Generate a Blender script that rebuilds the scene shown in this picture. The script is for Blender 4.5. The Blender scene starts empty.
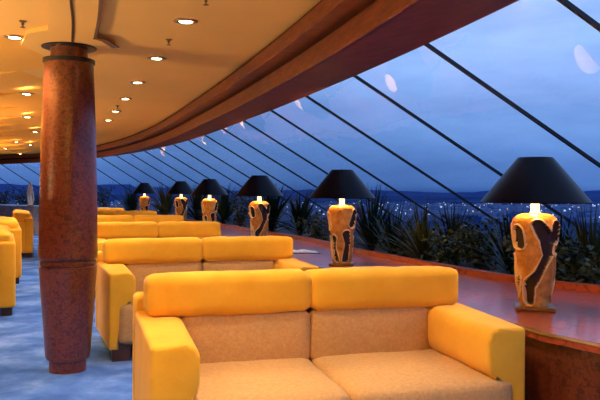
import bpy, bmesh, math, random
from mathutils import Vector, Matrix, noise
random.seed(7)
C = bpy.context.scene.collection
EYE = 1.27; F = 700.0
def hor(px): return 192.0 + .005*(px-300)
def at(px, py, z):
    """pixel + height above eye -> x, y"""
    up = hor(px)-py; d = z*F/up
    return ((px-300)/F*d, d)

# ------------------------------------------------------------------ materials
def mat(name):
    m = bpy.data.materials.new(name); m.use_nodes = True
    nt = m.node_tree; b = nt.nodes['Principled BSDF']
    return m, nt, b
def N(nt, t, **k):
    n = nt.nodes.new(t)
    for a, v in k.items():
        if a in n.inputs: n.inputs[a].default_value = v
        else: setattr(n, a, v)
    return n
def ramp(nt, stops):
    r = nt.nodes.new('ShaderNodeValToRGB'); e = r.color_ramp.elements
    while len(e) < len(stops): e.new(.5)
    for i, (p, c) in enumerate(stops):
        e[i].position = p; e[i].color = (*c, 1)
    return r
def coords(nt, scale=(1,1,1), kind='Object'):
    tc = nt.nodes.new('ShaderNodeTexCoord'); mp = nt.nodes.new('ShaderNodeMapping')
    mp.inputs['Scale'].default_value = scale
    nt.links.new(tc.outputs[kind], mp.inputs['Vector']); return mp.outputs['Vector']
def noisy(name, stops, scale, rough, detail=6, bump=0, bscale=None, spec=.5, sc=(1,1,1), distort=0, metal=0, coat=0, sheen=0):
    m, nt, b = mat(name); v = coords(nt, sc)
    n = N(nt, 'ShaderNodeTexNoise', Scale=scale, Detail=detail, Roughness=.62, Distortion=distort)
    nt.links.new(v, n.inputs['Vector'])
    r = ramp(nt, stops); nt.links.new(n.outputs['Fac'], r.inputs['Fac']); nt.links.new(r.outputs['Color'], b.inputs['Base Color'])
    b.inputs['Roughness'].default_value = rough; b.inputs['Specular IOR Level'].default_value = spec
    b.inputs['Metallic'].default_value = metal; b.inputs['Coat Weight'].default_value = coat
    b.inputs['Coat Roughness'].default_value = .08
    if sheen:
        b.inputs['Sheen Weight'].default_value = sheen
    if bump:
        n2 = N(nt, 'ShaderNodeTexNoise', Scale=bscale or scale*3, Detail=4.0); nt.links.new(v, n2.inputs['Vector'])
        bp = N(nt, 'ShaderNodeBump', Strength=bump, Distance=.02); nt.links.new(n2.outputs['Fac'], bp.inputs['Height'])
        nt.links.new(bp.outputs['Normal'], b.inputs['Normal'])
    return m
def flat(name, col, rough=.5, metal=0, spec=.5):
    m, nt, b = mat(name); b.inputs['Base Color'].default_value = (*col, 1)
    b.inputs['Roughness'].default_value = rough; b.inputs['Metallic'].default_value = metal
    b.inputs['Specular IOR Level'].default_value = spec; return m
def emit(name, col, s):
    m, nt, b = mat(name); b.inputs['Base Color'].default_value = (*col, 1)
    b.inputs['Emission Color'].default_value = (*col, 1); b.inputs['Emission Strength'].default_value = s; return m

M = {}
M['suede'] = noisy('yellow_suede', [(.3,(.82,.40,.022)),(.7,(.90,.49,.040))], 5, .85, bump=.25, bscale=9, spec=.15, sheen=.15)
M['tan'] = noisy('tan_weave', [(.3,(.50,.295,.12)),(.7,(.62,.385,.17))], 60, .9, bump=.35, bscale=160, spec=.1)
M['dark_wood'] = noisy('dark_wood', [(.3,(.03,.012,.008)),(.7,(.07,.025,.015))], 12, .35)
M['burl'] = noisy('burl_wood', [(.34,(.040,.009,.005)),(.46,(.105,.022,.008)),(.56,(.17,.038,.012)),(.68,(.11,.024,.008))], 34, .3, detail=12, distort=1.0, coat=.35)
M['burl_top'] = noisy('burl_counter', [(.35,(.13,.022,.010)),(.5,(.38,.060,.022)),(.65,(.22,.036,.016))], 9, .28, detail=9, distort=1.5, coat=.35)
M['cornice'] = noisy('cornice_wood', [(.35,(.11,.024,.007)),(.65,(.23,.056,.015))], 7, .42, detail=8, sc=(1,1,6), distort=.5, spec=.3)
M['ceiling'] = noisy('ceiling_paint', [(.3,(.78,.44,.11)),(.7,(.83,.47,.125))], 1.5, .8, spec=.1)
M['orange'] = noisy('ceiling_orange', [(.3,(.82,.40,.06)),(.7,(.87,.44,.075))], 1.5, .8, spec=.1)
M['carpet'] = noisy('blue_carpet', [(.36,(.035,.105,.46)),(.5,(.065,.165,.62)),(.66,(.15,.29,.82))], 2.2, 1.0, detail=12, bump=.4, bscale=220, spec=0)
M['marble'] = noisy('grey_marble', [(.35,(.42,.43,.45)),(.6,(.7,.7,.69)),(.75,(.85,.84,.80))], 3, .3, detail=9, distort=2)
M['black'] = flat('black_metal', (.006,.006,.008), .4)
M['shade'] = noisy('black_shade', [(.3,(.003,.003,.004)),(.7,(.005,.005,.006))], 20, .38, spec=.12)
M['shade_in'] = flat('shade_lining', (.75,.6,.35), .7)
M['gold'] = noisy('gold_leaf', [(.3,(.34,.13,.02)),(.5,(.62,.28,.045)),(.72,(.85,.48,.12))], 18, .35, detail=8, bump=.35, bscale=40, metal=.3)
M['recess'] = noisy('dark_glaze', [(.3,(.012,.006,.004)),(.7,(.03,.014,.008))], 20, .3)
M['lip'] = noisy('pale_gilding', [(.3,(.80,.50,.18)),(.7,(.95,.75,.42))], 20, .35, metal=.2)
M['bronze'] = flat('bronze', (.30,.17,.07), .3, .8)
M['steel'] = flat('brushed_steel', (.6,.55,.5), .25, 1)
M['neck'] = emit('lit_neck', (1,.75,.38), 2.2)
M['lens'] = emit('lit_lens', (1,.80,.50), 25)
M['ring'] = flat('brass_ring', (.45,.28,.12), .3, .9)
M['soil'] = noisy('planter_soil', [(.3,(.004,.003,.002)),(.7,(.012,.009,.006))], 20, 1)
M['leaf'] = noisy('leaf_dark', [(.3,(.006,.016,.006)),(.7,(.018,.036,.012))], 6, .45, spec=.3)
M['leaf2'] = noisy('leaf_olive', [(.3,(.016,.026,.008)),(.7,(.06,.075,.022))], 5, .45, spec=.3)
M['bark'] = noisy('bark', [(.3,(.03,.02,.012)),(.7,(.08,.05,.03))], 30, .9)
M['paper'] = noisy('paper', [(.3,(.62,.64,.68)),(.7,(.8,.8,.82))], 30, .5)
M['cover'] = flat('magazine_cover', (.03,.035,.06), .3)
M['glow_ceramic'] = noisy('pale_ceramic', [(.3,(.75,.62,.42)),(.7,(.9,.85,.75))], 12, .3)
M['wall'] = flat('wall_panel', (.16,.06,.03), .5)

# glass: see-through with a mirror-like surface reflection
m = bpy.data.materials.new('window_glass'); m.use_nodes = True; nt = m.node_tree
nt.nodes.clear(); out = N(nt,'ShaderNodeOutputMaterial')
tr = N(nt,'ShaderNodeBsdfTransparent'); tr.inputs['Color'].default_value = (.90,.95,1,1)
gl = N(nt,'ShaderNodeBsdfGlossy'); gl.inputs['Roughness'].default_value = .02
lw = N(nt,'ShaderNodeLayerWeight', Blend=.5); pw = N(nt,'ShaderNodeMath',operation='POWER'); pw.inputs[1].default_value = 5; nt.links.new(lw.outputs['Facing'],pw.inputs[0])
fr = N(nt,'ShaderNodeMath',operation='MULTIPLY_ADD'); fr.inputs[1].default_value=.94; fr.inputs[2].default_value=.07; nt.links.new(pw.outputs[0],fr.inputs[0]); mx = N(nt,'ShaderNodeMixShader')
v = coords(nt,(1,1,1)); nz = N(nt,'ShaderNodeTexNoise', Scale=1.3, Detail=2.0); nt.links.new(v,nz.inputs['Vector'])
bp = N(nt,'ShaderNodeBump', Strength=.15, Distance=.05); nt.links.new(nz.outputs['Fac'],bp.inputs['Height']); nt.links.new(bp.outputs['Normal'],gl.inputs['Normal'])
nt.links.new(fr.outputs[0],mx.inputs[0]); nt.links.new(tr.outputs[0],mx.inputs[1]); nt.links.new(gl.outputs[0],mx.inputs[2]); nt.links.new(mx.outputs[0],out.inputs['Surface'])
M['glass'] = m

# ------------------------------------------------------------------ helpers
def obj(name, bm, m, parent=None, smooth=False, loc=None, sharp=None):
    me = bpy.data.meshes.new(name); bmesh.ops.recalc_face_normals(bm, faces=bm.faces[:]); bm.to_mesh(me); bm.free()
    for x in (m if isinstance(m, (list, tuple)) else [m]): me.materials.append(x)
    if smooth:
        me.polygons.foreach_set('use_smooth', [True]*len(me.polygons))
        if sharp: me.set_sharp_from_angle(angle=math.radians(sharp))
    o = bpy.data.objects.new(name, me); C.objects.link(o)
    if parent: o.parent = parent
    if loc: o.location = loc
    return o
def tag(o, label, cat, group=None, kind=None):
    o['label'] = label; o['category'] = cat
    if group: o['group'] = group
    if kind: o['kind'] = kind
    return o
def thing(name, label, cat, loc=(0,0,0), rz=0, group=None):
    o = bpy.data.objects.new(name, None); C.objects.link(o); o.empty_display_size = .1
    o.location = loc; o.rotation_euler = (0,0,rz); return tag(o, label, cat, group)
def struct(o): o['kind'] = 'structure'; return o
def dup(root, loc, rz, label, group=None):
    r = root.copy(); C.objects.link(r); r.location = loc; r.rotation_euler = (0,0,rz); r['label'] = label
    if group: r['group'] = group
    for ch in list(root.children):
        c = ch.copy(); C.objects.link(c); c.parent = r
        for g in ch.children:
            d = g.copy(); C.objects.link(d); d.parent = c
    return r
def box(bm, x0,x1,y0,y1,z0,z1, mi=0):
    vs = [bm.verts.new((x,y,z)) for z in (z0,z1) for x,y in ((x0,y0),(x1,y0),(x1,y1),(x0,y1))]
    fs = [(3,2,1,0),(4,5,6,7),(0,1,5,4),(1,2,6,5),(2,3,7,6),(3,0,4,7)]
    out = []
    for f in fs:
        q = bm.faces.new([vs[i] for i in f]); q.material_index = mi; out.append(q)
    return vs
def rbox(x0,x1,y0,y1,z0,z1,r=.03,seg=4,bulge=0,wr=0,cuts=0):
    bm = bmesh.new(); box(bm,x0,x1,y0,y1,z0,z1)
    if cuts: bmesh.ops.subdivide_edges(bm, edges=bm.edges[:], cuts=cuts, use_grid_fill=True)
    cx,cy,cz = (x0+x1)/2,(y0+y1)/2,(z0+z1)/2; hx,hy,hz=(x1-x0)/2,(y1-y0)/2,(z1-z0)/2
    if cuts:
        # rounded box: push surface points of the box on to a rounded core
        for v in bm.verts:
            p = v.co-Vector((cx,cy,cz)); q = Vector([max(-h+r,min(h-r,c)) for c,h in zip(p,(hx,hy,hz))])
            d = p-q
            if d.length > 1e-6: p = q+d.normalized()*r
            u = [p.x/hx,p.y/hy,p.z/hz]
            if bulge:
                k = [(1-u[1]**2)*(1-u[2]**2),(1-u[0]**2)*(1-u[2]**2),(1-u[0]**2)*(1-u[1]**2)]
                p += Vector([u[i]*bulge*max(0,k[i]) for i in range(3)])
            if wr: p += Vector((noise.noise(p*7+Vector((x0*5,y0,z0))),noise.noise(p*6+Vector((9,x0*3,0))),noise.noise(p*8+Vector((0,9,x0)))))*wr
            v.co = p+Vector((cx,cy,cz))
    else:
        bmesh.ops.bevel(bm, geom=bm.edges[:], offset=r, segments=seg, profile=.5, affect='EDGES')
    return bm
def lathe(bm, prof, n=40, mi=0, cx=0, cy=0, cap=True):
    rings = [[bm.verts.new((cx+r*math.cos(2*math.pi*i/n), cy+r*math.sin(2*math.pi*i/n), z)) for i in range(n)] for r,z in prof]
    for a,b in zip(rings, rings[1:]):
        for i in range(n):
            bm.faces.new((a[i],a[(i+1)%n],b[(i+1)%n],b[i])).material_index = mi
    if cap:
        bm.faces.new(rings[0][::-1]).material_index = mi; bm.faces.new(rings[-1]).material_index = mi
    return rings
def tube(bm, pts, r, n=6):
    pts = [Vector(p) for p in pts]; rings = []
    for i,p in enumerate(pts):
        t = (pts[min(i+1,len(pts)-1)]-pts[max(i-1,0)]).normalized()
        a = t.cross(Vector((0,0,1)));  a = a.normalized() if a.length>.01 else Vector((1,0,0))
        b = a.cross(t).normalized(); rr = r[i] if isinstance(r,(list,tuple)) else r
        rings.append([bm.verts.new(p+(a*math.cos(2*math.pi*k/n)+b*math.sin(2*math.pi*k/n))*rr) for k in range(n)])
    for a,b in zip(rings,rings[1:]):
        for k in range(n): bm.faces.new((a[k],a[(k+1)%n],b[(k+1)%n],b[k]))
    bm.faces.new(rings[0][::-1]); bm.faces.new(rings[-1])
def crom(P, step=.25):
    P = [Vector(p) for p in P]; P = [P[0]*2-P[1]]+P+[P[-1]*2-P[-2]]; out = []
    for i in range(1,len(P)-2):
        n = max(2,int((P[i+1]-P[i]).length/step))
        for k in range(n):
            t = k/n; a,b,c,d = P[i-1:i+3]
            out.append(.5*((2*b)+(c-a)*t+(2*a-5*b+4*c-d)*t*t+(3*b-a-3*c+d)*t**3))
    out.append(P[-2]); return out
def prism(bm, poly, z0, z1, mi=0):
    lo = [bm.verts.new((x,y,z0)) for x,y in poly]; hi = [bm.verts.new((x,y,z1)) for x,y in poly]
    n = len(poly)
    a = bm.faces.new(lo[::-1]); b = bm.faces.new(hi)
    for i in range(n): bm.faces.new((lo[i],lo[(i+1)%n],hi[(i+1)%n],hi[i])).material_index = mi
    bmesh.ops.triangulate(bm, faces=[a,b])

# ------------------------------------------------------------------ camera
cam = bpy.data.cameras.new('camera'); co = bpy.data.objects.new('camera', cam); C.objects.link(co)
cam.sensor_width = 36; cam.lens = 36*F/600; cam.shift_y = -8/600; cam.clip_end = 30000; cam.clip_start = .05
co.location = (0,0,EYE); co.rotation_euler = (math.pi/2, -.005, 0)
bpy.context.scene.camera = co

# ------------------------------------------------------------------ window line (top edge of the leaning glass)
U = .86; SLOPE = .576; SB = 3.1
ip = [(520,0),(430,43.5),(357,75),(307,96),(270,111),(240,122),(200,137),(150,150),(97,158),(40,161),(0,163)]
bp_ = [at(x,y,U) for x,y in ip]
near = [(2.15,-3.2),(2.0,-2.),(1.8,-.6),(1.55,.6),(1.25,2.0)]
far = [(-12.2,23.6),(-16,25.2),(-20,26)]
base = crom([(x,y,0) for x,y in near+bp_+far], .2)
# smooth
for _ in range(30):
    base = [base[0]]+[(a+b*2+c)/4 for a,b,c in zip(base,base[1:],base[2:])]+[base[-1]]
cum = [0]
for a,b in zip(base,base[1:]): cum.append(cum[-1]+(b-a).length)
def along(s):
    s = max(0,min(cum[-1]-1e-4,s)); i = max(k for k in range(len(cum)-1) if cum[k]<=s)
    t = (s-cum[i])/(cum[i+1]-cum[i]); p = base[i].lerp(base[i+1],t)
    j0,j1 = max(0,i-2),min(len(base)-1,i+3); d = (base[j1]-base[j0]).normalized()
    return p, Vector((d.y,-d.x,0))
def nearest_s(x,y):
    return min(range(len(base)), key=lambda i:(base[i]-Vector((x,y,0))).length)

frames = [(base[i], along(cum[i])[1]) for i in range(len(base))]
def sweep(bm, prof, idx=None, mi=0):
    fr = frames if idx is None else frames[idx[0]:idx[1]]
    rows = [[bm.verts.new((p.x+n.x*s, p.y+n.y*s, EYE+z)) for s,z in prof] for p,n in fr]
    for a,b in zip(rows,rows[1:]):
        for k in range(len(prof)-1): bm.faces.new((a[k],a[k+1],b[k+1],b[k])).material_index = mi
    return rows
# cornice in two steps
bm = bmesh.new()
sweep(bm, [(.08,1.35),(.02,.875),(0,.86),(-.55,.775),(-.562,.772),(-.568,.78),(-.568,.893),(-.51,.895),(-.51,.923),(-.568,.925),(-.672,.925),(-.68,.93),(-.68,1.018),(-.63,1.02),(-.63,1.045),(-.655,1.05),(-.66,1.35)])
struct(obj('trim_1', bm, M['cornice'], smooth=True, sharp=25))
bm = bmesh.new(); sweep(bm, [(-.513,.896),(-.513,.922)]); sweep(bm, [(-.633,1.021),(-.633,1.044)]); sweep(bm,[(-.538,.7755),(-.545,.7745)])  # black strips inside the cornice grooves stand in for their shade
struct(obj('trim_2', bm, M['black']))
# ceiling
ZC = EYE+1.05
bm = bmesh.new()
edge = [(p.x-n.x*.655, p.y-n.y*.655) for p,n in frames]
xs_brk = -2.05
step = 1.15
def zc(x,y):
    e = -1.95-.12*math.sin(y*.5)
    if x > e or y < 4.75: 
        return 0
    k = min(1,(e-x)/.25)
    fr_ = ((y-4.75)/step)%1
    return k*(.035+.10*(1-fr_))
prev = None
for (x,y) in edge:
    pass
# right flat part: strips from the cornice to x=-14 in columns
xs = [-14,-10,-7,-5.5,-4.2,-3.4,-2.9,-2.5,-2.3,-2.15,-2.02,-1.95,-1.85,-1.7]
# flat part polygon
poly = edge + [(-20,30),(-24,30),(-24,-5),(2.,-5)]
plo = bmesh.new(); vs = [plo.verts.new((x,y,ZC)) for x,y in poly]; f = plo.faces.new(vs); bmesh.ops.triangulate(plo, faces=[f])
struct(obj('ceiling', plo, M['ceiling']))
# hanging curved ceiling tiers to the left of the column (each lip faces the camera)
bm = bmesh.new()
for k in range(12):
    y0 = 4.75+k*1.2; ys = [y0, y0+.02, y0+1.13]
    rows = []
    for i in range(25):
        x = -2.0-.36*(y0-4.75) - i*.4 ; c = .25*math.sin(i*.35+k*.6)
        dz = min(1,i/1.2)
        rows.append([bm.verts.new((x,y0+c,ZC-.001)),bm.verts.new((x,y0+c+.01,ZC-.075*dz-.001)),bm.verts.new((x,y0+c+.35,ZC-.075*dz-.001)),bm.verts.new((x,y0+c+1.15,ZC-.03*dz-.001))])
    for a,b in zip(rows,rows[1:]):
        for q in range(3): bm.faces.new((a[q],a[q+1],b[q+1],b[q]))
struct(obj('trim_3', bm, M['orange'], smooth=True, sharp=40))
# grooves round the column head
def strip(name, pix, w, m, zo):
    P = crom([(*at(x,y,1.02),0) for x,y in pix], .08); bm = bmesh.new(); rows=[]
    for i,p in enumerate(P):
        d = (P[min(i+1,len(P)-1)]-P[max(i-1,0)]).normalized(); n = Vector((d.y,-d.x,0))*w/2
        rows.append([bm.verts.new((*(p+n).xy,ZC-.029)),bm.verts.new((*(p+n).xy,ZC-.03-zo)),bm.verts.new((*(p-n).xy,ZC-.03-zo)),bm.verts.new((*(p-n).xy,ZC-.029))])
    for a,b in zip(rows,rows[1:]):
        for q in range(3): bm.faces.new((a[q],a[q+1],b[q+1],b[q]))
    return struct(obj(name, bm, m))
DP = [(47,-80),(47,30),(26,34),(20,46),(45,55),(92,57),(115,47),(95,38),(99,20),(100,0),(102,-80)]
bm = bmesh.new()
for Q in ([(47,-80),(47,56),(92,57),(95,38),(99,20),(100,0),(102,-80)],[(47,30),(26,34),(20,46),(47,56)],[(95,38),(92,57),(115,47)]): prism(bm, [at(x,y,1.02) for x,y in Q], ZC-.030, ZC-.001)
struct(obj('trim_11', bm, M['ceiling']))
M['groove'] = flat('groove_brown', (.16,.07,.025), .7)
strip('trim_4', [(67,-60),(70,0),(72,20),(71.5,43)], .014, M['dark_wood'], .006)
strip('trim_5', [(102,-50),(100,0),(98,20),(94.5,37.5)], .022, M['groove'], .008)
strip('trim_6', [(94.5,37.5),(104,40),(115,47)], .05, M['groove'], .008)

# floor
bm = bmesh.new(); poly = [(p.x+n.x*.2,p.y+n.y*.2) for p,n in frames]+[(-20,32),(-24,32),(-24,-5),(2.5,-5)]
vs = [bm.verts.new((x,y,0)) for x,y in poly]; f = bm.faces.new(vs); bmesh.ops.triangulate(bm, faces=[f])
struct(obj('floor', bm, M['carpet']))
bm = bmesh.new(); box(bm,-24,5.5,-5.2,-5,0,2.4); struct(obj('wall_back', bm, M['wall']))
bm = bmesh.new(); box(bm,-24.2,-24,-5,32,0,2.4); struct(obj('wall_left', bm, M['wall']))

# windows
s = cum[nearest_s(*at(430,43.5,U))]+.035; SP = 1.165
s0 = s-int(s/SP)*SP; k = 0; ss = []
while s0 < cum[-1]-.3: ss.append(s0); s0 += SP
M['mullion'] = flat('mullion', (.004,.004,.006), .35)
def wpt(p,n,s): return Vector((p.x+n.x*s, p.y+n.y*s, EYE+U-SLOPE*s))
for i,(a,b) in enumerate(zip(ss,ss[1:])):
    p0,n0 = along(a); p1,n1 = along(b); bm = bmesh.new(); R = 6
    g = [[bm.verts.new(wpt(p,n,-.0+SB*t/R)) for t in range(R+1)] for p,n in ((p0,n0),along((a+b)/2),(p1,n1))]
    for u,w in zip(g,g[1:]):
        for t in range(R): bm.faces.new((u[t],w[t],w[t+1],u[t+1]))
    w = struct(obj('window_%d'%(i+1), bm, M['glass'], smooth=True))
    bm = bmesh.new(); A = wpt(p0,n0,-.02); B = wpt(p0,n0,SB); d = (B-A).normalized()
    side = Vector((-n0.y,n0.x,0)); up = side.cross(d).normalized(); wd = .010
    vs = [bm.verts.new(P+side*sx*wd+up*uz) for P in (A,B) for sx,uz in ((-1,-.010),(1,-.010),(1,.010),(-1,.010))]
    for f in ((0,1,2,3),(7,6,5,4),(0,4,5,1),(1,5,6,2),(2,6,7,3),(3,7,4,0)): bm.faces.new([vs[q] for q in f])
    obj('mullion', bm, M['mullion'], w)
# sill beam under the glass
bm = bmesh.new(); zb = U-SLOPE*SB
rows = sweep(bm, [(SB-.1,zb-.4),(SB-.1,zb+.02),(SB+.12,zb+.02),(SB+.12,zb-.4)]); struct(obj('trim_7', bm, M['black']))
# roof above the soffit edge is part of cornice; outer hull below the glass
# ------------------------------------------------------------------ sofas
def make_sofa():
    t = thing('sofa', '', 'sofa')
    for sx in (-1,1):
        # one padded arm: thick pad above, thinner side panel down to the feet
        prof = [(.84,.085),(.84,.672),(.70,.672)]
        prof += [(.70-.055*math.sin(math.radians(q*15)), .617+.055*math.cos(math.radians(q*15))) for q in range(1,7)]
        prof += [(.645,.50),(.655,.455),(.68,.425),(.765,.42),(.768,.085)]
        prof = [(sx*x,z) for x,z in prof]
        bm = bmesh.new(); L = [bm.verts.new((x,-.49,z-(.014 if z>.5 else 0))) for x,z in prof]; Rr = [bm.verts.new((x+(sx*.03 if abs(x)>.8 else 0),.36,z)) for x,z in prof]
        bm.faces.new(L); bm.faces.new(Rr[::-1])
        for q in range(len(prof)): bm.faces.new((L[q],L[(q+1)%len(prof)],Rr[(q+1)%len(prof)],Rr[q]))
        bmesh.ops.bevel(bm, geom=[e for e in bm.edges if abs(e.verts[0].co.y-e.verts[1].co.y)<.001 or (abs(e.verts[0].co.x)>.835)], offset=.02, segments=4, profile=.5, affect='EDGES')
        obj('armrest', bm, M['suede'], t, True, sharp=50)
        a,b = sorted((sx*.005, sx*.772))
        obj('seat_cushion', rbox(a,b,-.515,.20,.12,.43,.045,bulge=.016,wr=.004,cuts=14), M['tan'], t, True)
        a,b = sorted((sx*.004, sx*.665))
        bmk = rbox(a,b,.12,.30,.38,.672,.05,bulge=.015,wr=.006,cuts=14)
        obj('back_cushion', bmk, M['tan'], t, True)
        a,b = sorted((sx*.001, sx*.825))
        bmk = rbox(a,b,.10,.42,.662,.868,.048,bulge=.006,wr=.008,cuts=18)
        for v in bmk.verts:    # the roll leans back
            v.co.z -= max(0,v.co.y-.2)*.12
        obj('headrest', bmk, M['suede'], t, True)
        for sy in (-.43,.38):
            x0,x1 = sorted((sx*.68,sx*.815)); bm = bmesh.new(); box(bm,x0,x1,sy-.05,sy+.05,0,.13); obj('leg', bm, M['dark_wood'], t)
    obj('back_panel', rbox(-.875,.875,.30,.46,.085,.75,.03,4), M['suede'], t, True, sharp=50)
    return t
sofa = make_sofa()
def place(Rx,Ry,deg):
    r = math.radians(deg); lx,ly = .825,.25
    return (Rx-(lx*math.cos(r)-ly*math.sin(r)), Ry-(lx*math.sin(r)+ly*math.cos(r)), 0), r
GR = 'yellow sofas in the window row'; GL = 'yellow sofas along the left side'
spec = [
 (.825,3.90,15.5,'nearest yellow suede sofa with tan seat and back cushions in the foreground',GR),
 (-.10,6.45,20,'yellow sofa directly behind the foreground sofa, its left arm beside the column',GR),
 (-1.1,9.5,18,'third yellow sofa back in the window row, in front of the third lamp',GR),
 (-2.0,11.95,18,'fourth yellow sofa in the window row, only its long headrest showing',GR),
 (-2.98,14.5,20,'fifth yellow sofa in the window row, its low headrest in front of the farthest lamp',GR),
 (-4.25,16.9,22,'farthest sofa of the window row, a short sliver of headrest right of the column',GR)]
pos = []
for i,(x,y,dg,lab,g) in enumerate(spec):
    loc,r = place(x,y,dg); pos.append((loc,r))
    if i == 0:
        sofa.location = loc; sofa.rotation_euler = (0,0,r); sofa['label'] = lab; sofa['group'] = g
    else: dup(sofa, loc, r, lab, g)
# sofas seen from their ends on the left, backs towards the aisle; corner = back end nearest the camera
for px,py,dg,lab in ((16,316,-67,'nearest yellow sofa at the left edge, seen from its end'),
                     (22,284,-67,'middle yellow sofa of the three at the left edge'),
                     (33.5,257.5,-68,'farthest yellow sofa on the left, before the grey marble ledge')):
    x,y = at(px,py,-EYE); r = math.radians(dg); lx,ly = .86,.46
    dup(sofa, (x-(lx*math.cos(r)-ly*math.sin(r)), y-(lx*math.sin(r)+ly*math.cos(r)),0), r, lab, GL)

# ------------------------------------------------------------------ counter
ZT = .628
def corner(i,lx,ly):
    (cx,cy,_),r = pos[i]; return (cx+lx*math.cos(r)-ly*math.sin(r), cy+lx*math.sin(r)+ly*math.cos(r))
inner = [(2.55,-1.5),(2.45,.6),(2.2,1.7),(1.75,2.55),(1.29,2.99),corner(0,.94,-.46)]
for i in range(6):
    if i: inner += [corner(i,.93,-.56)]
    inner += [corner(i,.92,.5)]
    if i < 5:
        a = Vector(corner(i,.92,.5)); b = Vector(corner(i+1,.93,-.56)); inner += [tuple(a.lerp(b,.5)+Vector((.05,.02)))]
inner += [(-5.3,18.3)]
outer = [(3.4,-1.5),(3.2,1.5),(2.75,3.4),(2.35,4.1),(1.95,4.5),(1.6,4.9),(1.26,5.6),(.92,6.5),(.56,7.5),(.02,9.3),(-.7,11),(-1.45,12.9),(-2.5,15),(-3.6,17.0),(-4.7,18.6)]
out_s = [tuple(p.xy) for p in crom([(x,y,0) for x,y in outer],.3)]
t = thing('lounge_counter','long curved reddish burl wood counter behind the sofas, carrying the lamps','counter',(0,0,0))
bm = bmesh.new(); prism(bm, inner+out_s[::-1], ZT-.045, ZT); obj('counter_top', bm, M['burl_top'], t)
def offset(P,d):
    out = []
    for i,p in enumerate(P):
        a = Vector(P[max(i-1,0)]); b = Vector(P[min(i+1,len(P)-1)]); q = (b-a).normalized(); out.append((p[0]+q.y*d,p[1]-q.x*d))
    return out
bm = bmesh.new(); prism(bm, offset(inner,.05)+offset(out_s,-.02)[::-1], 0.0, ZT-.046); obj('front_panel', bm, M['burl'], t)
bm = bmesh.new(); a = inner; b = offset(inner,-.006)
for i in range(len(inner)-1):
    prism(bm,[a[i],a[i+1],b[i+1],b[i]],ZT-.014,ZT-.001)
e = obj('edge_strip', bm, M['steel'], t); e['label'] = 'pale metal edging strip along the counter edge'
bm = bmesh.new(); o2 = offset(out_s,.07)
for i in range(len(out_s)-1): prism(bm,[out_s[i],out_s[i+1],o2[i+1],o2[i]],ZT-.1,ZT+.045)
bmesh.ops.remove_doubles(bm, verts=bm.verts[:], dist=.0005)
obj('planter_rim', bm, M['burl_top'], t)
# planter bed
bm = bmesh.new(); rows = []
gl_ = [(p.x+n.x*(SB-.1),p.y+n.y*(SB-.1)) for p,n in frames]
poly = offset(out_s,.075)+[tuple(Vector(g)) for g in gl_ if g[1] < 21.5 and g[1]>-1.5][::-1]
vs_ = [bm.verts.new((x,y,.50)) for x,y in poly]; f = bm.faces.new(vs_); bmesh.ops.triangulate(bm, faces=[f])
struct(obj('trim_8', bm, M['soil']))
# marble ledge continuing the line on the far left
i0 = nearest_s(*at(92,158.5,U)); bm = bmesh.new()
sweep(bm, [(.1,-EYE),(.1,-.50),(.06,-.50),(.06,-.46),(.95,-.46),(.95,-EYE)], (i0,len(frames)-2)); struct(obj('trim_9', bm, M['marble']))
bm = bmesh.new(); sweep(bm, [(.9,-.6),(SB-.1,-.6)], (i0,len(frames)-2)); struct(obj('trim_10', bm, M['soil']))

# ------------------------------------------------------------------ lamps
PATHS = {0: [[(.05,.90),(.5,.74),(.62,.56),(.15,.38),(-.42,.24),(-.45,.06)],[(-.95,.80),(-.9,.66)],[(1.05,.86),(1.1,.72)],[(1.5,.5),(1.9,.3),(1.6,.12)]],
         1: [[(-.62,.42),(-.72,.25),(-.55,.07)],[(.42,.50),(.62,.34),(.45,.06)],[(1.2,.86),(1.0,.66)],[(-1.3,.8),(-1.2,.62)],[(1.6,.4),(1.7,.1)]]}
def vase_bm(kind):
    segs = []
    for P in PATHS[kind]:
        for a,b in zip(P,P[1:]):
            for sh in (0,math.pi): segs.append((a[0]+sh,a[1]*.5,b[0]+sh,b[1]*.5))
    def dist(u,z):
        best = 9
        for x0,z0,x1,z1 in segs:
            for w in (-2*math.pi,0,2*math.pi):
                if abs(x0+w-u) > 1.6: continue
                ax,az = (x0+w)*.10,z0; dx,dz = (x1-x0)*.10,z1-z0; px_,pz = u*.10-ax,z-az
                tt = max(0,min(1,(px_*dx+pz*dz)/(dx*dx+dz*dz))); best = min(best, math.hypot(px_-dx*tt,pz-dz*tt))
        return best
    bm = bmesh.new(); NT,NZ = 150,130; rings=[]; rec=[]
    for j in range(NZ+1):
        tz = j/NZ; z = .02+.51*tz
        r = .074+.044*min(1,tz/.85)**.85
        if tz > .90: r *= .40+.60*math.sqrt(max(0,1-((tz-.90)/.101)**2))
        row=[];rr=[]
        for i in range(NT):
            th = 2*math.pi*i/NT; u = (th+math.pi/2)
            u = u if u < math.pi else u-2*math.pi
            wz = tz*.5+.008*math.sin(th*3); R_ = .027+.006*math.sin(tz*11+kind)
            d = dist(u, wz)-R_
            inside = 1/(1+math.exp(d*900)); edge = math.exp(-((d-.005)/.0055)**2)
            env = min(1,tz/.05)*min(1,(1-tz)/.10)
            q = r+env*(.013*edge-.016*inside)+.003*math.sin(th*4+tz*9)
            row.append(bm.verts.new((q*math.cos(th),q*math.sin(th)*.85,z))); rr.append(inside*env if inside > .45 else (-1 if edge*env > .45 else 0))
        rings.append(row); rec.append(rr)
    for j in range(NZ):
        for i in range(NT):
            f = bm.faces.new((rings[j][i],rings[j][(i+1)%NT],rings[j+1][(i+1)%NT],rings[j+1][i]))
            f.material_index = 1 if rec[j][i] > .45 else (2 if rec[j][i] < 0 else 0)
    bm.faces.new(rings[0][::-1]); bm.faces.new(rings[-1]); return bm
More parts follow.
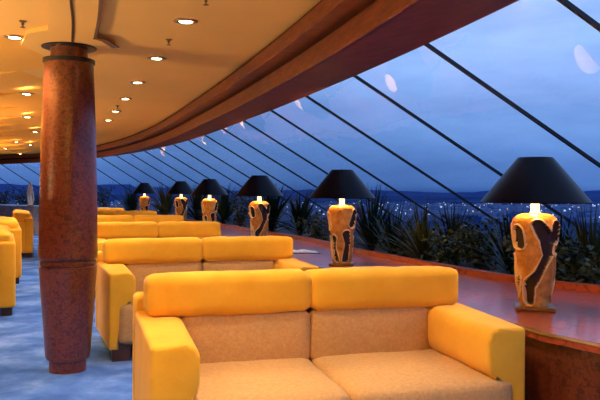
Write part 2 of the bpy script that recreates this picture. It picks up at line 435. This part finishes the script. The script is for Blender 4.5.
def make_lamp(loc, rz, seed, label):
    t = thing('table_lamp', label, 'lamp', loc, rz, 'sculpted gold lamps on the counter')
    bm = rbox(-.105,.105,-.085,.085,0,.020,.004,2); obj('base_plate', bm, M['bronze'], t)
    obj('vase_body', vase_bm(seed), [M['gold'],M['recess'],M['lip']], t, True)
    bm = bmesh.new(); lathe(bm, [(.03,.52),(.03,.535),(.024,.54),(.024,.60),(.03,.60),(.03,.615)], 24); obj('lamp_neck', bm, M['neck'], t, True, sharp=40)
    bm = bmesh.new()
    lathe(bm, [(.293,.587),(.295,.592),(.0955,.836),(.093,.838)], 64, 0, cap=False)
    s = obj('lamp_shade', bm, M['shade'], t, True, sharp=50)
    bm = bmesh.new(); lathe(bm, [(.2925,.588),(.0905,.834)], 64, 0, cap=False)
    q = obj('shade_lining', bm, M['shade_in'], s, True); q['label'] = 'pale lining inside the black shade'
    L = bpy.data.lights.new('lamp_bulb','POINT'); L.energy = 19; L.color = (1,.66,.30); L.shadow_soft_size = .03
    lo = bpy.data.objects.new('lamp_bulb', L); C.objects.link(lo); lo.parent = t; lo.location = (0,-.0,.68)
    # second small bulb spills over the front of the vase
    return t
LP = [(1.30,3.87),(.37,6.16),(-.49,8.45),(-1.42,11.0),(-2.3,13.55),(-3.62,16.3)]
LB = ['largest and nearest black-shaded lamp with a swirled gold base, at the right',
 'second nearest black-shaded gold lamp, behind the foreground sofa',
 'third black-shaded gold lamp from the right, just past the second sofa headrest',
 'fourth black-shaded gold lamp from the right, in the middle of the row',
 'fifth black-shaded gold lamp from the right, second smallest of the row',
 'farthest and smallest black-shaded gold lamp, nearest the column']
for i,(x,y) in enumerate(LP):
    make_lamp((x,y,ZT+.001), -math.atan2(x,y)+math.radians([4,-6,5,0,6,0][i]), i%2, LB[i])

# open magazine on the counter
x,y = at(299,252.5,-(EYE-ZT)); t = thing('open_magazine','open magazine lying on the counter between the second and third lamps','magazine',(x,y,ZT+.001),math.radians(8))
bm = bmesh.new(); box(bm,-.21,.21,-.14,.14,0,.006); obj('cover', bm, M['cover'], t)
for sx in (-1,1):
    bm = bmesh.new(); g=[[bm.verts.new((sx*(.003+.19*i/8), yy, .007+.022*math.sin(math.pi*min(1,i/8+.12))*(1-i/9))) for yy in (-.13,.13)] for i in range(9)]
    lo_=[[bm.verts.new((sx*(.003+.19*i/8), yy, .0062)) for yy in (-.13,.13)] for i in range(9)]
    for q in range(8):
        bm.faces.new((g[q][0],g[q+1][0],g[q+1][1],g[q][1])); bm.faces.new((lo_[q][0],lo_[q+1][0],g[q+1][0],g[q][0])); bm.faces.new((lo_[q][1],lo_[q+1][1],g[q+1][1],g[q][1]))
    bm.faces.new((lo_[8][0],lo_[8][1],g[8][1],g[8][0])); obj('page', bm, M['paper'], t, True, sharp=40)

# ------------------------------------------------------------------ column
cx,cy = -1.643,4.97
t = thing('column','round reddish burl wood column with a tapered foot, standing on the blue carpet','column',(cx,cy,0))
def zy(py): return EYE+(hor(67)-py)/F*cy
def cpart(name, pr, m, n=48):
    bm = bmesh.new(); lathe(bm, pr, n); return obj(name, bm, m, t, True, sharp=30)
W = lambda px: px/2/F*cy*.945
cpart('foot', [(W(38),0),(W(38),zy(358))], M['burl'])
cpart('tapered_section', [(W(38),zy(358)),(W(44.5),zy(357)),(W(46),zy(354)),(W(58),zy(272)),(W(58.5),zy(266)),(W(56),zy(265.5))], M['burl'])
cpart('neck_ring', [(W(55.5),zy(265.5)),(W(55.5),zy(264.2)),(W(57.5),zy(263.8)),(W(57.5),zy(260.5)),(W(55.5),zy(260)),(W(55.5),zy(258.5))], M['burl'])
cpart('shaft', [(W(57),zy(258.5)),(W(59.5),zy(257)),(W(60),zy(252)),(W(58),zy(190)),(W(55),zy(130)),(W(50),zy(64))], M['burl'])
cpart('collar_ring', [(W(50),zy(64)),(W(53),zy(63.5)),(W(53),zy(60)),(W(50),zy(59.5))], M['black'])
cpart('capital', [(W(38),zy(60)),(W(38),ZC-.04)], M['burl'])
cpart('ceiling_disc', [(W(50),ZC-.042),(W(56),ZC-.038),(W(56),ZC-.032)], M['black'])

# ------------------------------------------------------------------ sculpture on the ledge
d = 20.2; x = (30.5-300)/F*d
t = thing('flame_sculpture','slender pale upright flame-shaped sculpture on the grey marble ledge','sculpture',(x,d,EYE-.46))
bm = bmesh.new(); 
def loop(bm, w, h, r, z0, ph):
    P = [(w*math.sin(a)*(1+.2*math.sin(a*2+ph)), .03*math.sin(a*2), z0+h/2-h/2*math.cos(a)) for a in [2*math.pi*k/28 for k in range(29)]]
    tube(bm, P, r, 8)
loop(bm,.075,.66,.022,.03,0); loop(bm,.035,.5,.02,.05,1)
lathe(bm,[(.002,.0),(.03,.06),(.045,.25),(.04,.45),(.02,.62),(.002,.70)],16)
obj('ribbon', bm, M['glow_ceramic'], t, True); bm = bmesh.new(); lathe(bm,[(.09,0),(.09,.03),(.03,.05)],20); obj('base', bm, M['bronze'], t)

# ------------------------------------------------------------------ downlights and sprinklers
def make_down():
    t = thing('ceiling_downlight','','ceiling light')
    bm = bmesh.new(); lathe(bm,[(.075,0),(.075,-.006),(.052,-.012),(.046,-.002)],28,cap=False); obj('trim_ring', bm, M['ring'], t, True)
    bm = bmesh.new(); lathe(bm,[(.044,-.001),(.038,-.008),(.018,-.012)],20); obj('lens', bm, M['lens'], t, True)
    return t
dn = make_down()
DL = [(185,21,'nearest downlight of the row right of the column'),(156,58,'second downlight of the row right of the column'),
 (137,82,'third downlight of the row right of the column'),(125,98.5,'fourth downlight of the row right of the column'),
 (115,111,'fifth downlight of the row right of the column'),(108,120,'sixth downlight of the row right of the column, before the cornice'),
 (14,37,'large downlight left of the column head'),(26,86,'second downlight on the left, below the large one'),
 (27,111,'third downlight down on the left ceiling'),(35,127,'fourth downlight down on the left ceiling'),
 (43,124,'small downlight touching the left edge of the column'),(16,138,'far small downlight low on the left ceiling'),
 (30,141,'far small downlight low on the left, nearer the column'),(5,145,'far small downlight nearest the left edge'),
 (20,151,'farthest small downlight just above the far cornice')]
spots = []
for i,(px,py,lab) in enumerate(DL):
    x,y = at(px,py,1.05-.004); z = ZC-.003-(.075 if px<60 and i>6 else 0); 
    lab = 'lit '+lab
    if i == 0: o = dn; o.location=(x,y,z); o['label']=lab; o['group']='ceiling downlights'
    else: o = dup(dn,(x,y,z),0,lab,'ceiling downlights')
    spots.append((x,y))
for px,py,lab in ((168,42,'small dark ceiling sprinkler between the first two downlights'),(117,107,'small dark ceiling sprinkler beside the fifth downlight'),(205,1,'dark ceiling sprinkler at the top edge of the picture'),(22,24,'small dark ceiling sprinkler above the large left downlight')):
    x,y = at(px,py,1.03); o = thing('ceiling_sprinkler',lab,'sprinkler',(x,y,ZC-.001),0,'ceiling sprinklers')
    bm = bmesh.new(); lathe(bm,[(.022,0),(.022,-.005),(.009,-.008),(.008,-.025)],16); obj('body', bm, M['groove'], o, True, sharp=40)
    bm = bmesh.new(); lathe(bm,[(.004,-.022),(.004,-.036),(.015,-.038),(.015,-.041)],12); obj('deflector', bm, M['groove'], o)

def spot(x,y,e,ang=115,col=(1,.80,.52)):
    L = bpy.data.lights.new('spot','SPOT'); L.energy=e; L.spot_size=math.radians(ang); L.spot_blend=.8; L.color=col; L.shadow_soft_size=.045
    o = bpy.data.objects.new('downlight_beam',L); C.objects.link(o); o.location=(x,y,ZC-.03-(.12 if x<-2.5 else 0)); return o
for x,y in spots: spot(x,y,88)
# off-frame downlights of the same grid, plus beams added to brighten the far ledge
for x,y in ((-.3,3.1),(.1,1.9),(.45,.7),(-1.9,2.6),(-1.5,1.2),(-1.0,-.6),(.6,-1),(-3.1,3.6),(-4.3,5.5),(-5.3,8),(-6.3,10.5),(-6.6,17.6),(-8.2,18.9),(-5.2,16.4),(-3.3,1.2),(-5.2,3)):
    spot(x,y,88)
# added unseen area lights that brighten the ceiling, no fixtures behind them
for x,y,e in ((-.6,.8,90),(-3.6,3.6,170),(-5.5,8.0,220),(-8.2,13.5,330),(-.2,-1.6,70)):
    L = bpy.data.lights.new('ceiling_fill','AREA'); L.shape='DISK'; L.size=.7; L.energy=e; L.color=(1,.66,.30)
    o = bpy.data.objects.new('ceiling_fill',L); C.objects.link(o); o.location=(x,y,1.3 if y<2 else 1.2); o.rotation_euler=(math.pi,0,0)

# ------------------------------------------------------------------ plants
def spiky(label, x,y,h,n,spread,seed,z0=.5,m='leaf',stem=.15,w=.018):
    rnd = random.Random(seed); t = thing('spiky_plant',label,'plant',(x,y,z0),0,'plants in the window planter')
    bm = bmesh.new(); tube(bm,[(0,0,-.02),(.01,0,stem*.5),(0,.01,stem)],[.03,.025,.02],8); obj('stem', bm, M['bark'], t, True)
    bm = bmesh.new()
    for k in range(n):
        a = rnd.uniform(0,6.283); el = rnd.uniform(.25,1.45) if k>n*.2 else rnd.uniform(1.1,1.5)
        L = h*rnd.uniform(.7,1.05)*(1 if el>.6 else spread); droop = rnd.uniform(.1,.9)*(1.6-el)
        P=[]; p = Vector((0,0,stem*rnd.uniform(.4,1))); e=el
        for s in range(7):
            P.append(p.copy()); p = p+Vector((math.cos(a)*math.cos(e),math.sin(a)*math.cos(e),math.sin(e)))*L/6; e -= droop/6
        sd = Vector((-math.sin(a),math.cos(a),0)); prev=None
        for s,q in enumerate(P):
            ww = w*rnd.uniform(.9,1.1)*math.sin(math.pi*min(.97,(s/6)*.8+.2)); c = Vector((0,0,-ww*.35))
            cur = [bm.verts.new(q-sd*ww),bm.verts.new(q+c),bm.verts.new(q+sd*ww)]
            if prev:
                bm.faces.new((prev[0],prev[1],cur[1],cur[0])); bm.faces.new((prev[1],prev[2],cur[2],cur[1]))
            prev=cur
    obj('leaves', bm, M[m], t, True); return t
def bushy(label,x,y,h,n,rad,seed,z0=.5,m='leaf2'):
    rnd = random.Random(seed); t = thing('leafy_bush',label,'plant',(x,y,z0),0,'plants in the window planter')
    bm = bmesh.new(); lv = bmesh.new()
    for k in range(12):
        a = rnd.uniform(0,6.283); r = rad*rnd.uniform(.3,1); top = Vector((math.cos(a)*r,math.sin(a)*r,h*rnd.uniform(.65,1)))
        P = [top*f+Vector((0,0,.1*h*math.sin(f*3.14))) for f in (0,.33,.66,1)]; tube(bm,P,[.009,.007,.005,.003],5)
        for q in range(n//9):
            f = rnd.uniform(.2,1); c = top*f+Vector((rnd.gauss(0,.05),rnd.gauss(0,.05),rnd.gauss(0,.04)))
            d = Vector((rnd.gauss(0,1),rnd.gauss(0,1),rnd.gauss(.2,.6))).normalized(); s_ = d.cross(Vector((rnd.gauss(0,1),rnd.gauss(0,1),rnd.gauss(0,1)))).normalized(); L=rnd.uniform(.04,.075)
            nn = d.cross(s_)
            vs=[lv.verts.new(c+d*L*u+s_*L*.28*v+nn*L*.08*abs(v)) for u,v in ((0,0),(.3,-1),(.7,-.8),(1,0),(.7,.8),(.3,1))]
            lv.faces.new((vs[0],vs[1],vs[2],vs[3])); lv.faces.new((vs[0],vs[3],vs[4],vs[5]))
    obj('stems', bm, M['bark'], t); obj('leaves', lv, M[m], t, True); return t
def px2(px,d): return ((px-300)/F*d, d)
PL = [('s',372,7.9,.80,60,1.0,'tall dark spiky plant rising just right of the second lamp'),
 ('s',394,7.4,.62,46,1.1,'dark spiky plant between the second lamp and the olive spiky plant'),
 ('o',424,6.7,.62,56,1.2,'olive green spiky plant with arching leaves above the foreground sofa headrest'),
 ('s',452,7.3,.60,46,1.1,'low spiky plant between the olive arching plant and the leafy bush'),
 ('b',484,6.4,.55,420,.26,'leafy small-leaved bush left of the largest lamp'),
 ('s',510,6.0,.55,46,1.1,'dark spiky plant partly hidden behind the largest lamp'),
 ('s',560,5.8,.58,60,1.2,'dark spiky plant right behind the largest lamp base'),
 ('o',590,5.3,.62,70,1.3,'feathery spiky plant at the right edge by the largest lamp'),
 ('s',617,5.6,.60,50,1.2,'spiky plant cut by the right edge of the picture'),
 ('b',402,6.9,.42,420,.3,'low dark bush filling the planter just left of the olive spiky plant'),
 ('b',536,5.3,.45,420,.28,'low dark bush directly behind the largest lamp vase'),
 ('b',446,6.3,.40,420,.28,'low bush touching the planter rim between olive plant and leafy bush'),
 ('b',574,5.0,.40,420,.26,'low bush at the rim just right of the largest lamp'),
 ('b',322,9.6,.5,360,.35,'low dark bush in the planter left of the second lamp'),
 ('s',345,9.0,.66,40,1.1,'dark plant directly behind the second lamp base'),
 ('b',468,7.6,.50,300,.3,'low dark leafy bush behind the olive arching plant'),
 ('s',300,10.9,.66,50,1.2,'low dark spiky plant with a leaning stem above the open magazine'),
 ('s',272,11.4,.80,60,1.1,'dense dark plant right of the third lamp'),
 ('b',240,12.4,.80,420,.4,'dark leafy bush left of the third lamp'),
 ('s',224,13.6,.80,50,1.1,'dark spiky plant between the third and fourth lamps'),
 ('s',198,14.2,.82,60,1.2,'dark spiky plant left of the fourth lamp'),
 ('o',166,16.0,.85,60,1.2,'pale-tipped spiky plant between the fifth and farthest lamps'),
 ('s',131,18.6,.85,50,1.2,'small spiky plant left of the farthest lamp'),
 ('b',104,20.0,1.05,420,.5,'dark bush just right of the column, behind the farthest sofas'),
 ('b',22,23.0,.70,360,.5,'dark bush behind the marble ledge left of the flame sculpture'),
 ('b',3,23.6,.66,360,.5,'dark bush behind the marble ledge at the left edge'),
 ('b',37,22.6,.60,300,.4,'small dark bush behind the ledge between flame sculpture and column')]
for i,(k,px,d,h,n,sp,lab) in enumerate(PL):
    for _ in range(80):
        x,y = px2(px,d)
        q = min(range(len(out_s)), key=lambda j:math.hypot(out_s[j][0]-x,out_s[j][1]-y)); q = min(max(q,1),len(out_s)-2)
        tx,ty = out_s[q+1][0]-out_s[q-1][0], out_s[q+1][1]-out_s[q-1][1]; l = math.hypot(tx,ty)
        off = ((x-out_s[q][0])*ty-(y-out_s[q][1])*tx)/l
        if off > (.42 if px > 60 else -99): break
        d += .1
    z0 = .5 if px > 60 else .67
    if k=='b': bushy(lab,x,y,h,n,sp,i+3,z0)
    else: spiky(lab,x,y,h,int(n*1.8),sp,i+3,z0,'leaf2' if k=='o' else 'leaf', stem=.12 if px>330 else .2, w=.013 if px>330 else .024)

# ------------------------------------------------------------------ outside: bay, hills, city
ZS = -25
M['land'] = noisy('dusk_land', [(.35,(.012,.035,.11)),(.55,(.03,.07,.19)),(.7,(.06,.12,.28))], .006, 1, detail=10, sc=(1,.35,1), spec=0)
M['hill'] = noisy('dusk_hill', [(.3,(.03,.065,.20)),(.7,(.045,.09,.25))], .002, 1, spec=0)  # land and hill colours carry the blue of the distant haze
bm = bmesh.new(); vs=[bm.verts.new(p) for p in ((-9000,30,ZS),(9000,30,ZS),(9000,9000,ZS),(-9000,9000,ZS))]; bm.faces.new(vs)
vs=[bm.verts.new(p) for p in ((20,-3000,ZS),(9000,-3000,ZS),(9000,30,ZS),(20,30,ZS))]; bm.faces.new(vs)
g = obj('ground_outside', bm, M['land']); struct(g)
bm = bmesh.new(); rows=[]
for i in range(200):
    x = -5000+i*50; h = 20+45*(noise.noise(Vector((x*.0012,3,0)))+.5)+12*noise.noise(Vector((x*.006,1,0)))+ (35 if x<-1500 else 0)
    rows.append([bm.verts.new((x,5000,ZS)),bm.verts.new((x,5600,ZS+max(8,h*.9))),bm.verts.new((x,6400,ZS+max(10,h)))])
for a,b in zip(rows,rows[1:]):
    for q in range(2): bm.faces.new((a[q],b[q],b[q+1],a[q+1]))
struct(obj('hills', bm, M['hill'], smooth=True))
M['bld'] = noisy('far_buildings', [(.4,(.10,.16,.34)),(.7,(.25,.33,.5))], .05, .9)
M['cl_white'] = emit('city_white', (.75,.88,1), 1.1); M['cl_warm'] = emit('city_warm', (1,.55,.35), 1.2)
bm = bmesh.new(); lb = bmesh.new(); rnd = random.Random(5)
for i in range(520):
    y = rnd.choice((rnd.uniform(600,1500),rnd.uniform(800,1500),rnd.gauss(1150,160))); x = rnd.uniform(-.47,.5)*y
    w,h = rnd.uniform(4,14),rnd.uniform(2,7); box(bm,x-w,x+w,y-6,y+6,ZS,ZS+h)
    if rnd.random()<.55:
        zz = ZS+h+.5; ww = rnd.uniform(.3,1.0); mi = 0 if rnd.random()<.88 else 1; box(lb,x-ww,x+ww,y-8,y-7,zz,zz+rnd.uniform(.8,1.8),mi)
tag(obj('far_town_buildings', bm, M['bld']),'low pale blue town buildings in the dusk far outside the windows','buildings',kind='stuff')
tag(obj('town_lights', lb, [M['cl_white'],M['cl_warm']]),'scattered white and red town lights twinkling outside in the dusk','lights',kind='stuff')
d = EYE-ZS; dd = 20*F/(224-hor(538)); x = (538-300)/F*dd
t = thing('harbour_floodlight','brightest white light outside, right of the largest lamp, on a tall mast','floodlight',(x,dd,ZS))
bm = bmesh.new(); tube(bm,[(0,0,0),(0,0,EYE-20-ZS)],[.4,.2],8); obj('mast', bm, M['black'], t)
bm = bmesh.new(); lathe(bm,[(.3,EYE-20-ZS-.6),(1.2,EYE-20-ZS-.2),(1.2,EYE-20-ZS+.6),(.3,EYE-20-ZS+1)],16); obj('lamp_head', bm, emit('flood',(1,.9,.85),6), t, True)

# ------------------------------------------------------------------ dusk sky
w = bpy.data.worlds.new('world'); bpy.context.scene.world = w; w.use_nodes = True; nt = w.node_tree; nt.nodes.clear()
out = N(nt,'ShaderNodeOutputWorld'); bg = N(nt,'ShaderNodeBackground'); nt.links.new(bg.outputs[0],out.inputs[0])
tc = N(nt,'ShaderNodeTexCoord'); sp = N(nt,'ShaderNodeSeparateXYZ'); nt.links.new(tc.outputs['Generated'],sp.inputs[0])
r = ramp(nt,[(0,(.02,.06,.22)),(.01,(.045,.11,.31)),(.06,(.08,.17,.41)),(.14,(.14,.25,.51)),(.30,(.23,.35,.62)),(.7,(.16,.26,.55))]); nt.links.new(sp.outputs['Z'],r.inputs['Fac'])
mp = N(nt,'ShaderNodeMapping'); mp.inputs['Scale'].default_value=(1.2,1.2,5); mp.inputs['Rotation'].default_value=(.3,.25,0); nt.links.new(tc.outputs['Generated'],mp.inputs['Vector'])
nz = N(nt,'ShaderNodeTexNoise',Scale=3.0,Detail=8.0,Roughness=.6); nt.links.new(mp.outputs[0],nz.inputs['Vector'])
r2 = ramp(nt,[(.35,(.80,.82,.86)),(.7,(1.25,1.18,1.12))]); nt.links.new(nz.outputs['Fac'],r2.inputs['Fac'])
mm = N(nt,'ShaderNodeMix',data_type='RGBA',blend_type='MULTIPLY'); mm.inputs[0].default_value=1
nt.links.new(r.outputs['Color'],mm.inputs[6]); nt.links.new(r2.outputs['Color'],mm.inputs[7]); nt.links.new(mm.outputs[2],bg.inputs['Color'])
bg.inputs['Strength'].default_value = 2.1
vs_ = bpy.context.scene.view_settings; vs_.view_transform='Standard'; vs_.look='None'; vs_.exposure=0; vs_.gamma=1; vs_.use_curve_mapping=False
